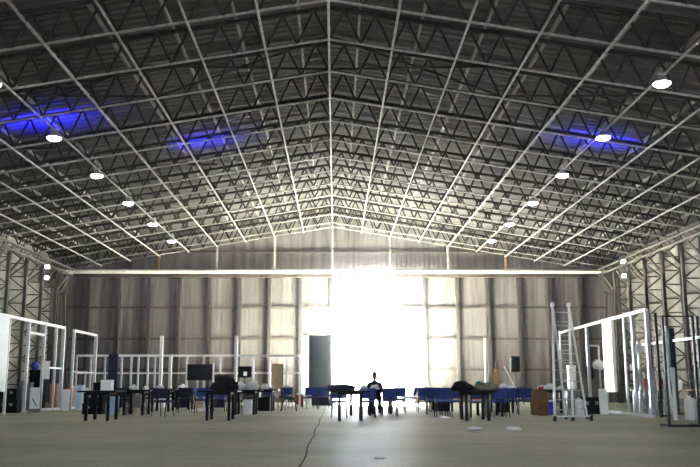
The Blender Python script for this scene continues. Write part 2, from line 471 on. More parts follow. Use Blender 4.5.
frame_wall('partition_frame', 'tall open wall frame beside the ladder with a narrow white panel',
    [post(8.82,24.15,3.02,.10), post(8.84,25.4,3.0,.09), post(8.85,26.2,2.98,.06), post(8.9,28.35,3.0,.08)],
    [((8.8,24.1,3.0),(8.9,28.4,3.0),.09,'white'), ((8.8,24.1,.05),(8.9,28.4,.05),.09,'white')],
    panels=[((8.83,27.35,.68),(8.93,28.3,2.98),'whiteboard')])
frame_wall('partition_frame', 'far half of the open wall frame behind the ladder',
    [post(8.95,30.4,3.0,.10,'alu'), post(8.98,34.2,2.96,.06)],
    [((8.9,28.45,3.0),(9.0,34.3,2.96),.08,'white'), ((8.9,28.45,.05),(9.0,34.3,.05),.07,'alu')])
frame_wall('partition_frame', 'dark posted frame with a white rail close to the wall on the ladder side',
    [post(10.6,23.0,2.6,.08,'blackmetal'), post(10.6,25.0,2.9,.07,'blackmetal'), post(10.55,26.9,2.65,.17,'navy'), post(10.6,30.0,2.4,.07,'alu'), post(10.6,28.4,2.5,.06,'blackmetal')],
    [((10.6,22.9,2.27),(10.6,30.05,2.27),.08,'white'), ((10.6,22.9,.05),(10.6,30.0,.05),.06,'blackmetal')])
frame_wall('partition_frame', 'slim dark upright frame between the white wall frame and black rack',
    [post(9.2,24.5,2.95,.07,'blackmetal'), post(9.62,24.9,2.6,.05,'alu')], [((9.2,24.5,2.4),(9.62,24.9,2.4),.05,'alu'), ((9.2,24.5,.04),(9.62,24.9,.04),.05,'blackmetal')])
bf = thing('display_rack', 'freestanding black metal frame nearest the camera on the ladder side', 'rack', (7.25,18.9,0))
for x in (0.0,.66): MB().box((x-.025,-.025,0),(x+.025,.025,2.42)).build('upright','blackmetal',bf)
MB().box((-.025,-.03,0),(.66+.3,.03,.055)).build('base','blackmetal',bf)
MB().bar((0,0,0.03),(0,.5,.03),.05).build('foot','blackmetal',bf); MB().bar((.66,0,.03),(.66,.5,.03),.05).build('foot','blackmetal',bf)
MB().bar((0,0,2.4),(.66,0,2.4),.03).build('crossbar','blackmetal',bf)
gf = thing('garment_rail', 'small white garment rail behind the narrow white panel', 'rail', (9.3,31.0,0))
for x in (-.17,.22): MB().tube([(x,0,0),(x,0,2.3)],.03,8).build('upright','white',gf)
MB().tube([(-.17,0,2.3),(.22,0,2.3)],.03,8).build('rail','white',gf)
for x in (-.17,.22): MB().bar((x,-.25,.03),(x,.25,.03),.05).build('foot','white',gf)
o = MB().box((6.60,38,0),(6.72,38.12,2.96)).build('upright_post','white'); tag(o,'single tall white post beside the loudspeaker stand','post')

# ------------------------------------------------------------------ tables
def table_parts(o, w=1.0, d=1.1, ins=.22, h=.76):
    MB().box((-w/2,-d/2,h-.045),(w/2,d/2,h),None,.008).build('tabletop','black',o)
    for sx in (-1,1):
        for sy in (-1,1):
            x, y = sx*(w/2-ins), sy*(d/2-.13)
            MB().box((x-.037,y-.037,0),(x+.037,y+.037,h-.035)).build('leg','black',o)
    b = MB()
    for sy in (-1,1): b.box((-w/2+ins,sy*(d/2-.13)-.012,h-.11),(w/2-ins,sy*(d/2-.13)+.012,h-.035))
    for sx in (-1,1): b.box((sx*(w/2-ins)-.012,-d/2+.13,h-.11),(sx*(w/2-ins)+.012,d/2-.13,h-.035))
    b.build('apron','black',o)
tsrc = None
def table(x, y, label, rz=0):
    global tsrc
    if tsrc is None:
        tsrc = thing('folding_table', label, 'table', (x,y,0), rz, 'black tables in rows'); table_parts(tsrc); return tsrc
    return dup(tsrc, label, (x,y,0), rz)
for i, (x, y) in enumerate(((-6.08,22.55),(-6.1,26.6),(-6.0,30.1),(-5.75,32.6))):
    table(x, y, 'black table in the row farthest to the television side, %s from the front' % ORD[i])
for i, (x, y) in enumerate(((-3.02,22.75),(-2.78,26.95),(-2.5,30.6))):
    table(x, y, ('black table under the black bag, in the row before the television','black table carrying white bags, second in the row before the television','black table third in the row before the television')[i])
table(.38, 22.5, 'black table standing alone in front of the bright doorway')
table(.75, 26.3, 'black table behind the lone table facing the bright doorway')
table(1.45, 27.6, 'black table in front of the seated person')
table(3.62, 22.55, 'black table with a large black bag, front of the ladder side row')
table(4.55, 25.6, 'black table behind the khaki cloth heap on the ladder side')
table(5.6, 29.2, 'black table behind the brown board, covered with white cups')
table(7.0, 28.4, 'black table with papers standing behind the ladder')
table(3.75, 30.4, 'black table far back amid the blue chairs on the ladder side')

# ------------------------------------------------------------------ chairs
def chair_parts(o, fab='blue'):
    MB().box((-.23,-.22,.42),(.23,.22,.47),None,.025).build('seat',fab,o)
    b = MB(); n = 8
    vs = []
    for k in range(n+1):
        t = k/n*2-1
        for (z, dy) in ((.52,.0),(.66,.03),(.81,.07)):
            yb = .22 + dy - .05*(t*t)
            vs += [(t*.235, yb, z), (t*.235, yb+.035, z)]
    fs = []
    for k in range(n):
        a, c = k*6, (k+1)*6
        fs += [(a,a+2,c+2,c),(a+2,a+4,c+4,c+2),(a+1,c+1,c+3,a+3),(a+3,c+3,c+5,a+5),(a+4,a+5,c+5,c+4),(a,c,c+1,a+1)]
    fs += [(0,1,3,2),(2,3,5,4)]; e = n*6; fs += [(e,e+2,e+3,e+1),(e+2,e+4,e+5,e+3)]
    b.add(vs, fs); b.build('backrest',fab,o)
    for sx in (-1,1):
        MB().tube([(sx*.2,-.19,.42),(sx*.22,-.24,0)],.013,8).build('leg','blackmetal',o)
        MB().tube([(sx*.2,.26,.74),(sx*.2,.20,.44),(sx*.22,.30,0)],.013,8).build('leg','blackmetal',o)
    b = MB(); b.tube([(-.2,-.19,.41),(.2,-.19,.41)],.012,6); b.tube([(-.2,.2,.41),(.2,.2,.41)],.012,6)
    for sx in (-1,1): b.tube([(sx*.2,-.19,.41),(sx*.2,.2,.41)],.012,6)
    b.build('seat_frame','blackmetal',o)
csrc = None
def chair(x, y, rz, label):
    global csrc
    if csrc is None:
        csrc = thing('blue_chair', label, 'chair', (x,y,0), rz, 'blue chairs with black legs'); chair_parts(csrc); return csrc
    return dup(csrc, label, (x,y,0), rz)
H = PI/2
# row along the ladder side tables, running towards the doorway
for i, (x, y, rz) in enumerate(((2.8,32.6,-H*.95),(3.42,33.1,PI),(3.55,31.7,PI*.98),(3.0,29.4,PI),(3.5,28.6,PI*1.02),(3.05,26.9,PI),(3.5,25.7,PI),(3.05,24.6,PI),(4.0,24.3,PI*.97))):
    chair(x, y, rz, 'blue chair in the long ladder side row, %s counted from the doorway end' % ORD[i])
chair(4.6, 24.3, PI, 'blue chair behind the khaki cloth heap, nearest the brown board')
for i, (x, y, rz) in enumerate(((5.35,26.9,PI*1.05),(5.85,26.8,PI*.97))):
    chair(x, y, rz, ('blue chair standing by the brown board, first of the pair','blue chair touching the tilted brown board, second of the pair')[i])
for i, (x, y, rz) in enumerate(((-1.0,33.4,PI*1.1),(-.45,33.3,PI*.97),(.1,33.0,PI))):
    chair(x, y, rz, 'blue chair in front of the tall dark panel, %s from the television' % ORD[i])
for i, (x, y, rz) in enumerate(((.1,24.6,PI),(.9,24.6,PI),(1.62,26.0,PI),(1.85,30.2,PI*1.1),(2.1,29.0,PI))):
    chair(x, y, rz, ('blue chair tucked behind the lone front table, television side','blue chair tucked behind the lone front table, ladder side','blue chair between two tables before the doorway','blue chair farthest back beside the seated person','blue chair beside the table of the seated person')[i])
for i, (x, y, rz) in enumerate(((-2.6,34.6,PI*.9),(-2.0,34.5,PI*1.1))):
    chair(x, y, rz, ('blue chair by the teal crate near the framed board','blue chair heaped with white cloth by the framed board')[i])
for i, (x, y, rz) in enumerate(((-4.3,28.0,0),(-4.9,31.5,H),(-4.0,29.8,0))):
    chair(x, y, rz, ('blue chair nearest the television stand','blue chair behind the television stand','blue chair between the television and the table row')[i])

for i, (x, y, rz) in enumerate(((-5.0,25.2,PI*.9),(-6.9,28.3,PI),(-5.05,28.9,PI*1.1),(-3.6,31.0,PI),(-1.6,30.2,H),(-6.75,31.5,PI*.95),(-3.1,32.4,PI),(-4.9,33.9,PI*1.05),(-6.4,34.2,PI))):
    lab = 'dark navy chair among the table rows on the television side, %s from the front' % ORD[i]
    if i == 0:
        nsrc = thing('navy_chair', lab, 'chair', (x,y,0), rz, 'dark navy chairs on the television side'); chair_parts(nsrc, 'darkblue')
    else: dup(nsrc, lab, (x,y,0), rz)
# ------------------------------------------------------------------ step ladder
ld = thing('step_ladder', 'tall white double step ladder with black feet', 'ladder', (0,0,0))
F = [(5.51,21.85),(6.02,22.05)]; T = [(5.70,22.3),(6.15,22.4)]; B = [(6.18,23.3),(6.78,23.4)]; TB=[(5.74,22.42),(6.19,22.52)]
HT = 2.98
for f, t in zip(F, T): MB().bar((*f,.03),(*t,HT),.055,.035).build('rail','white',ld)
for f, t in zip(B, TB): MB().bar((*f,.03),(*t,HT-.1),.05,.035).build('rear_rail','white',ld)
for i in range(11):
    u = .28+.25*i; k = u/HT
    a = Vector((*F[0],0)).lerp(Vector((*T[0],HT)),k); c = Vector((*F[1],0)).lerp(Vector((*T[1],HT)),k)
    MB().bar(a, c, .04, .022).build('rung','alu',ld)
    if i < 10:
        a = Vector((*B[0],0)).lerp(Vector((*TB[0],HT-.1)),k); c = Vector((*B[1],0)).lerp(Vector((*TB[1],HT-.1)),k)
        MB().bar(a, c, .03, .02).build('rear_rung','alu',ld)
MB().bar((5.45,21.83,.12),(6.55,22.2,.12),.05,.04).build('stabiliser','white',ld)
for t in T: MB().box((t[0]-.04,t[1]-.05,HT-.05),(t[0]+.04,t[1]+.1,HT+.06),None,.01).build('top_cap','white',ld)
for (x, y) in F+B+[(6.53,22.19)]: MB().box((x-.035,y-.035,0),(x+.035,y+.035,.14)).build('foot','rubber',ld)

# ------------------------------------------------------------------ television, monitor, speaker
tv = thing('television', 'black flat television on a white floor stand', 'television', (-4.82,30.6,0))
MB().box((-.45,-.03,1.06),(.45,.03,1.63),None,.012).build('bezel','black',tv)
MB().box((-.43,-.036,1.09),(.43,-.029,1.61)).build('screen','screen',tv)
for x in (-.08,.16): MB().tube([(x,.06,0.03),(x,.06,1.4)],.03,10).build('pole','white',tv)
MB().box((-.35,-.2,0),(.4,.3,.035),None,.01).build('base','white',tv)
MB().box((.455,-.02,1.0),(.51,.02,1.66)).build('side_strip','white',tv)
mo = thing('stage_monitor', 'black boxed screen with a white sheet on it, against the cross partition', 'screen', (-3.75,35.7,0))
MB().box((-.28,-.08,1.2),(.28,.08,1.66),None,.02).build('case','black',mo)
MB().box((-.05,-.088,1.28),(.09,-.081,1.44)).build('white_sheet','paper',mo)
MB().tube([(0,.04,.03),(0,.04,1.25)],.03,8).build('pole','blackmetal',mo)
MB().box((-.25,-.2,0),(.25,.2,.03)).build('base','blackmetal',mo)
sp = thing('loudspeaker', 'black loudspeaker raised on a tripod before the back wall', 'loudspeaker', (7.93,38.0,1.46))
MB().box((-.2,-.16,0),(.2,.16,.70),None,.03).build('cabinet','black',sp)
MB().box((-.17,-.168,.05),(.17,-.158,.65)).build('grille','screen',sp)
st = thing('speaker_stand', 'thin black tripod stand under the loudspeaker', 'stand', (7.93,38.0,0))
MB().tube([(0,0,.25),(0,0,1.46)],.022,8).build('pole','blackmetal',st)
for k in range(3):
    a = 2*PI*k/3+.3; MB().tube([(0,0,.75),(.42*math.cos(a),.42*math.sin(a),.012)],.014,6).build('leg','blackmetal',st)
o = MB().box((-.02,-.02,0),(.02,.02,2.0)).build('leaning_pole','alu',None,(9.0,41.5,0),(0,-.45,0)); tag(o,'thin grey pole leaning behind the loudspeaker','pole')

# ------------------------------------------------------------------ loose things
def item(name, label, cat, mb, m, loc=(0,0,0), rot=(0,0,0), group=None):
    return tag(mb.build(name, m, None, loc, rot), label, cat, group)
def carton(name, label, cat, x, y, z, w, d, h, m, rz=0, lidm=None, rot=None):
    o = thing(name, label, cat, (x,y,z), rz)
    if rot: o.rotation_euler = rot
    MB().box((-w/2,-d/2,0),(w/2,d/2,h*.9),None,.012).build('body',m,o)
    MB().box((-w/2-.008,-d/2-.008,h*.9),(w/2+.008,d/2+.008,h),None,.006).build('lid',lidm or m,o)
    return o
def crate(name, label, cat, x, y, z, w, d, h, m, rz=0):
    o = thing(name, label, cat, (x,y,z), rz)
    b = MB(); t = .025
    b.box((-w/2,-d/2,0),(w/2,d/2,t))
    for sy in (-1,1): b.box((-w/2,sy*(d/2-t/2)-t/2,0),(w/2,sy*(d/2-t/2)+t/2,h))
    for sx in (-1,1): b.box((sx*(w/2-t/2)-t/2,-d/2,0),(sx*(w/2-t/2)+t/2,d/2,h))
    b.build('body',m,o)
    b = MB(); b.box((-w/2-.012,-d/2-.012,h-.04),(w/2+.012,-d/2+.0,h)); b.box((-w/2-.012,d/2,h-.04),(w/2+.012,d/2+.012,h)); [b.box((sx*(w/2+.006)-.006,-d/2-.012,h-.04),(sx*(w/2+.006)+.006,d/2+.012,h)) for sx in (-1,1)]; b.build('rim',m,o)
    for sx in (-.2,.2): MB().box((sx*w-.05,-d/2-.006,h*.55),(sx*w+.05,-d/2+.001,h*.75)).build('handle_slot','greyplastic',o)
    return o
def bag(name, label, x, y, z, rad, m, seed, rz=0, handle=True):
    o = thing(name, label, 'bag', (x,y,z), rz)
    MB().blob((0,0,0), rad, seed, .22, 22, 12).build('body',m,o)
    if handle:
        h = rad[2]*1.3
        MB().tube([(-rad[0]*.4,0,h*.8),(-rad[0]*.25,0,h*1.08),(rad[0]*.1,0,h*1.12),(rad[0]*.35,0,h*.8)],.014,6).build('strap',m,o)
    return o
bag('duffel_bag','soft black domed bag on the table before the television',-2.88,22.5,.76,(.31,.26,.27),'blackcloth',4)
item('cap_bundle','small black bundle beside the domed bag','bundle',MB().blob((0,0,0),(.17,.15,.10),12,.2),'blackcloth',(-2.40,22.45,.76)) if False else None
bag('backpack','lumpy black bag at the front of the ladder side row',3.28,22.4,.76,(.28,.2,.16),'blackcloth',9,.2)
item('white_bundle','white cloth bundle beside the lumpy black bag','cloth',MB().blob((0,0,0),(.12,.12,.11),5,.2),'whitecloth',(2.93,22.12,.0)) if False else None
bag('canvas_bag','khaki cloth heap on a table of the ladder side row',3.95,22.75,.76,(.3,.22,.13),'khaki',15,0,False)
item('teal_bundle','teal cloth bundle on the table behind the khaki heap','cloth',MB().blob((0,0,0),(.12,.12,.17),21,.15),'teal',(4.25,25.5,.76))
item('orange_box','orange box on a chair seat under the khaki heap','box',MB().box((-.13,-.1,0),(.13,.1,.17),None,.015),'orange',(4.0,24.22,.475))
carton('white_box','white box on the front table of the row on the television side','box',-5.95,22.5,.76,.28,.25,.27,'whiteboard')
crate('black_crate','black crate at the bottom behind the front table','crate',-7.6,27.3,0,.62,.45,.33,'black')
crate('black_crate','black crate at the top behind the front table','crate',-7.58,27.3,.335,.6,.45,.33,'black')
carton('pale_case','pale blue case on the floor behind the white box','case',-7.0,27.4,0,.25,.3,.55,'lightblue')
for i,(x,y,w,h) in enumerate(((-9.55,30.6,.25,.75),(-9.2,31.8,.3,.8),(-8.6,31.2,.3,.62))):
    item('white_board','white board standing on the floor behind the wall frames, %s from the corner' % ORD[i],'board',MB().box((-w/2,-.02,0),(w/2,.02,h),None,.006),'whiteboard',(x,y,0),(-.08,0,0),'white boards on the floor')
ws = thing('poster_board','white sheet with a dark scrawl leaning in the panelled frame','poster',(-10.02,28.85,.12))
MB().box((-.16,-.015,0),(.16,.015,.70)).build('sheet','whiteboard',ws)
MB().tube([(-.07,-.02,.35),(0,-.02,.2),(.08,-.02,.1)],.014,6).build('scrawl','black',ws)
MB().box((-.18,.016,-.12),(.18,.10,.02)).build('foot','greyplastic',ws)
item('hung_sheet','white sheet hung on the upright of the panelled frame','sheet',MB().box((-.13,-.012,0),(.13,.012,.62)),'whiteboard',(-10.0,29.72,1.1))
crate('black_crate','black crate low inside the panelled frame beside the white panel','crate',-10.75,28.6,0,.6,.45,.42,'black')
crate('black_crate','black crate stacked inside the panelled frame beside the white panel','crate',-10.75,28.6,.425,.55,.45,.36,'black')
item('blue_ball','bright blue ball shape hanging inside the panelled frame','ball',MB().lathe([(.01,-.14),(.08,-.12),(.13,-.05),(.14,.02),(.11,.1),(.05,.14),(.01,.15)],n=16),'bluebag',(-10.17,29.1,1.53))
MB().tube([(0,0,.14),(0,0,1.07)],.006,5).build('string','blackmetal',bpy.data.objects['blue_ball'])
for i,(x,y,w,h,m,l) in enumerate(((-11.3,31.6,.4,1.0,'greyplastic','grey cabinet against the wall behind the panelled frame'),(-10.6,32.6,.25,.95,'wood','raw wooden board upright behind the panelled frame'),(-10.25,33.4,.2,.8,'orange','orange box stack behind the panelled frame'),(-9.15,35.4,.38,2.15,'darkblue','tall dark blue cloth banner before the cross partition'),(-11.9,34.5,.6,1.5,'black','tall black cabinet in the corner behind the open frame'))):
    carton(('grey_cabinet','wooden_box','orange_case','dark_banner','black_cabinet')[i],l,('cabinet','box','case','banner','cabinet')[i],x,y,0,w,.3 if i!=3 else .06,h,m)
# clutter along the cross partition
for i,(x,w,h,m,l) in enumerate(((-8.9,.5,.55,'black','black case before the cross partition nearest the banner'),(-8.1,.45,.5,'greyplastic','grey plastic case before the cross partition'),(-7.1,.35,.75,'whiteboard','white carton at the foot of the tall white post'),(-6.3,.6,.5,'navy','navy case behind the far black table'),(-5.5,.55,.6,'palewood','pale wooden crate behind the television'),(-4.75,.5,.45,'darkblue','dark blue case behind the television stand'),(-3.2,.28,.62,'whiteboard','white carton between black screen and framed board'))):
    carton(('black_case','grey_case','white_carton','navy_case','wooden_crate','blue_case','white_carton')[i],l,'case' if 'case' in l else 'box',x,35.2,0,w,.4,h,m)
for i,(x,y,s) in enumerate(((-6.2,26.5,.09),(-5.9,26.9,.07),(-6.1,30.0,.1),(-5.8,30.3,.07),(-5.8,32.5,.1),(-2.95,27.0,.15),(-2.6,26.8,.17),(-2.5,30.5,.12),(.85,26.3,.08),(1.25,27.35,.1))):
    item('white_bag','white crumpled bag on a black table, %s' % ('second outer table, larger one' ,'second outer table, smaller one','third outer table, larger one','third outer table, smaller one','farthest outer table','behind the domed bag, flatter one','behind the domed bag, taller one','far table before the television','table behind the lone table','before the seated person')[i],'bag',MB().blob((0,0,0),(s*1.2,s,s),30+i,.25),'whitecloth',(x,y,.76),(0,0,0),'white crumpled bags on tables')
for i,(x,y,s) in enumerate(((5.3,29.0,.10),(5.65,29.1,.12),(5.95,29.0,.09),(6.75,28.3,.1),(7.05,28.3,.13),(7.35,28.2,.08),(4.7,25.5,.09))):
    item('white_bundle','white crumpled paper bundle, %s' % ('on the cup table, first','on the cup table, second','on the cup table, third','on the table behind the ladder, first','on the table behind the ladder, biggest','on the table behind the ladder, last','beside the teal bundle')[i],'paper',MB().blob((0,0,0),(s*1.4,s,s*.9),60+i,.3),'paper',(x,y,.76),(0,0,0),'white bundles on the ladder side tables')
# framed board and things near the doorway
fb = thing('framed_board','pale board in a brown wooden frame before the cross partition','board',(-2.4,36.0,.0))
MB().box((-.22,-.01,.75),(.2,.02,1.72)).build('board','palewood',fb)
for x in (-.24,.2): MB().box((x-.03,-.03,0),(x+.03,.03,1.78)).build('frame','wood',fb)
MB().box((-.24,-.03,1.72),(.2,.03,1.78)).build('frame','wood',fb)
MB().box((-.24,-.03,.72),(.2,.03,.78)).build('frame','wood',fb)
item('white_cloth','white cloth heap piled over a chair by the framed board','cloth',MB().blob((0,0,0),(.22,.15,.27),46,.15),'whitecloth',(-1.98,34.52,.475))
item('brown_bundle','small brown bundle on the chair by the framed board','bundle',MB().blob((0,0,0),(.12,.12,.12),45,.2),'brown',(-2.6,34.5,.475))
crate('teal_crate','low teal crate beside the far end of the cross partition','crate',-2.75,33.6,0,.4,.3,.2,'teal')
carton('pink_bag','red and white carton on the floor before the pale wall strip','carton',-1.5,36.5,0,.3,.3,.55,'red',0,'whiteboard')
carton('white_carton','white carton on the floor beside the red carton','carton',-1.15,36.4,0,.26,.3,.5,'whiteboard')
item('cloth_roll','long dark cloth roll on the lone table before the doorway','cloth',MB().blob((0,0,0),(.36,.2,.11),47,.12,24,10),'darkblue',(.14,22.4,.76))
# ladder side things
bb = thing('brown_board','tilted brown board leaning on the table behind the blue chairs','board',(6.1,25.9,0)); bb.rotation_euler = (-.18,.12,.15)
MB().box((-.28,-.015,.0),(.26,.015,.76),None,.006).build('sheet','brown',bb)
MB().bar((-.25,.03,.05),(.2,.03,.7),.03).build('batten','wood',bb)
item('wooden_board','narrow wooden board standing before the back wall by the loudspeaker','board',MB().box((-.13,-.02,0),(.13,.02,1.62),None,.03),'wood',(7.15,38.1,0),(-.05,0,0))
def canister(x,y,z,r,h,label):
    o = thing('plastic_canister',label,'canister',(x,y,z),0,'white plastic canisters')
    MB().lathe([(r*.92,0),(r,.03),(r,h*.8),(r*.8,h*.9),(r*.35,h*.93),(r*.35,h*.96)],n=18).build('body','whiteboard',o)
    MB().lathe([(r*.38,h*.95),(r*.38,h),(.01,h)],n=12).build('cap','white',o)
canister(7.15,25.4,0,.13,.52,'white plastic canister on the floor right behind the ladder')
canister(9.35,22.9,0,.13,.62,'white plastic canister on the floor by the black rack, nearer one')
canister(9.9,24.0,0,.16,.55,'white plastic canister on the floor by the dark posted frame')
canister(10.2,27.4,.76,.07,.34,'white bottle on the long wooden bench, nearer the black rack')
canister(10.95,27.4,.76,.06,.30,'white bottle on the long wooden bench, nearer the side wall')
crate('black_crate','wide black case on the floor behind the ladder','case',8.1,27.6,0,.75,.5,.52,'black')
crate('black_crate','black case on the floor under the wooden bench','case',11.2,26.5,0,.8,.5,.5,'black')
item('white_board','white board upright on the floor beside the narrow white panel','board',MB().box((-.13,-.02,0),(.13,.02,.78),None,.006),'whiteboard',(8.33,26.9,0),(-.06,0,0))
item('white_tube','long white tube upright beside the black rack','tube',MB().tube([(0,0,0),(.03,.05,1.35)],.05,10),'white',(8.85,22.6,0))
item('hung_shirt','white shirt hung on the small garment rail','shirt',MB().blob((0,0,0),(.22,.05,.16),51,.2,20,10,False),'whitecloth',(9.45,30.85,1.62))
item('hung_jacket','dark jacket hung on the small garment rail','jacket',MB().blob((0,0,0),(.16,.07,.28),52,.12,20,8,False),'darkblue',(9.2,31.15,1.32))
carton('white_box','white box standing on a grey case behind the ladder','box',8.55,31.2,.75,.26,.26,.85,'whiteboard')
carton('grey_case','grey case carrying the white box behind the ladder','case',8.55,31.2,0,.5,.4,.745,'greyplastic')
wb = thing('work_bench','long pale wooden bench beyond the frames on the ladder side','bench',(11.0,27.55,0))
MB().box((-1.5,-.35,.72),(1.6,.35,.76)).build('benchtop','palewood',wb)
for x in (-1.4,1.5):
    for y in (-.28,.28): MB().box((x-.03,y-.03,0),(x+.03,y+.03,.72)).build('leg','alu',wb)
carton('orange_case','orange case on the end of the wooden bench','case',9.8,27.3,.76,.22,.25,.32,'orange')
bag('red_bag','red cloth bag on the wooden bench',10.45,27.45,.76,(.2,.18,.2),'red',55)
fn = thing('pedestal_fan','grey pedestal fan standing behind the wooden bench','fan',(11.75,28.3,0))
MB().lathe([(.22,0),(.22,.03),(.05,.06),(.03,.1)],n=20).build('base','greyplastic',fn)
MB().tube([(0,0,.05),(0,0,1.1)],.02,8).build('pole','greyplastic',fn)
b = MB(); ring = [(.24*math.cos(2*PI*k/24),-.08,1.15+.24*math.sin(2*PI*k/24)) for k in range(24)]
b.tube(ring,.012,6,True)
for k in range(12): b.tube([(0,-.1,1.15),ring[2*k]],.004,4)
b.build('cage','greyplastic',fn)
b = MB()
for k in range(3):
    a = 2*PI*k/3
    b.add([(0,-.05,1.15),(.2*math.cos(a-.4),-.04,1.15+.2*math.sin(a-.4)),(.2*math.cos(a+.4),-.07,1.15+.2*math.sin(a+.4)),
           (0,-.04,1.15),(.2*math.cos(a-.4),-.03,1.15+.2*math.sin(a-.4)),(.2*math.cos(a+.4),-.06,1.15+.2*math.sin(a+.4))],[(0,1,2),(5,4,3),(0,3,4,1),(1,4,5,2),(2,5,3,0)])
b.build('blade','greyplastic',fn)
for i,(x,y) in enumerate(((9.55,25.4),(9.8,26.1),(9.6,26.75))):
    o = thing('folding_trestle','grey folding trestle inside the tall frame beside the ladder, %s from the front' % ORD[i],'trestle',(x,y,0),.3*i,'grey folding trestles')
    for sx in (-1,1):
        for sy in (-1,1): MB().bar((sx*.28,sy*.22,0),(sx*.2,sy*.02,1.35),.045).build('leg','alu',o)
    MB().bar((-.26,0,1.36),(.26,0,1.36),.06).build('beam','alu',o)
    for sy in (-1,1): MB().bar((-.26,sy*.15,.45),(.26,sy*.15,.45),.03).build('stretcher','alu',o)
lp = thing('work_lamp','white cone shaded work lamp on a pole inside the tall frame','lamp',(9.2,26.0,0))
MB().lathe([(.16,0),(.16,.02),(.03,.05)],n=18).build('base','greyplastic',lp)
MB().tube([(0,0,.03),(0,0,2.0)],.018,8).build('pole','alu',lp)
MB().lathe([(.17,-.18),(.05,.10),(.03,.12)],(0,0,2.05),18).build('lamp_shade','white',lp)
for i,(n,l,c,x,y,z,w,d,h,m) in enumerate((
    ('red_box','small red box on the table behind the ladder','box',6.65,27.98,.76,.16,.14,.10,'red'),
    ('blue_crate','bright blue box on the floor between brown board and ladder','box',6.55,26.6,0,.3,.3,.4,'bluebag'),
    ('white_carton','white carton on the floor under the table behind the ladder','carton',7.0,28.3,0,.3,.3,.42,'whiteboard'),
    ('black_case','black case on the floor beneath the cup table','case',5.6,29.2,0,.45,.5,.5,'black'),
    ('navy_case','navy case under the far table amid the blue chairs','case',3.75,30.4,0,.4,.4,.5,'navy'),
    ('white_carton','white carton on the floor below the white bags table','carton',-2.72,26.95,0,.26,.3,.45,'whiteboard'),
    ('black_case','black case under the far table before the television','case',-2.5,30.6,0,.4,.4,.48,'black'),
    ('white_carton','white carton behind the frame nearest the panelled one','carton',-10.5,35.2,0,.35,.3,.85,'whiteboard'),
    ('black_case','tall black case beside the dark blue cloth banner','case',-9.68,35.3,0,.35,.35,1.0,'black'),
    ('pale_case','pale blue carton standing upright beside the panelled frame','carton',-9.55,32.4,0,.24,.25,.9,'lightblue'))):
    carton(n,l,c,x,y,z,w,d,h,m)
# papers on the floor
for i,(x,y,s,l) in enumerate(((2.83,17.7,.12,'crumpled white paper on the floor before the ladder side row'),(3.63,17.75,.12,'crumpled white paper on the floor, nearer the ladder'),(.55,10.9,.07,'flat white scrap on the floor nearest the camera'),(3.02,24.0,.1,'white paper on the floor under the blue chairs'))):
    item('paper_scrap',l,'paper',MB().blob((0,0,0),(s*1.25,s,s*.35 if i!=2 else .012),80+i,.3),'paper',(x,y,0),(0,0,i),'white scraps on the floor')

# ------------------------------------------------------------------ person seated in front of the doorway
def skin_mesh(name, pts, edges, radii, m, parent, sub=2, root=0):
    me = bpy.data.meshes.new(name); me.from_pydata(pts, edges, []); me.update(); me.materials.append(M[m])
    o = bpy.data.objects.new(name, me); COL.objects.link(o); o.parent = parent
    md = o.modifiers.new('Skin','SKIN'); md.use_smooth_shade = True
    if not me.skin_vertices: me.attributes.new
    sv = me.skin_vertices[0].data if me.skin_vertices else None
    if sv:
        for i, r in enumerate(radii): sv[i].radius = r if isinstance(r, tuple) else (r, r)
        sv[root].use_root = True
    s = o.modifiers.new('Sub','SUBSURF'); s.levels = sub; s.render_levels = sub
    return o
def loft(name, rings, m, parent, n=16):    # rings: (centre, rx, ry)
    b = MB(); vs = []
    for c, rx, ry in rings:
        for j in range(n):
            t = 2*PI*j/n; vs.append((c[0]+rx*math.cos(t), c[1]+ry*math.sin(t), c[2]))
    fs = []
    for i in range(len(rings)-1):
        for j in range(n): fs.append((i*n+j, i*n+(j+1)%n, (i+1)*n+(j+1)%n, (i+1)*n+j))
    fs += [tuple(range(n-1,-1,-1)), tuple((len(rings)-1)*n+j for j in range(n))]
    b.add(vs, fs, True); return b.build(name, m, parent)
pe = thing('person', 'person in dark clothes seated at a table in the bright doorway', 'person', (1.3,28.75,0))
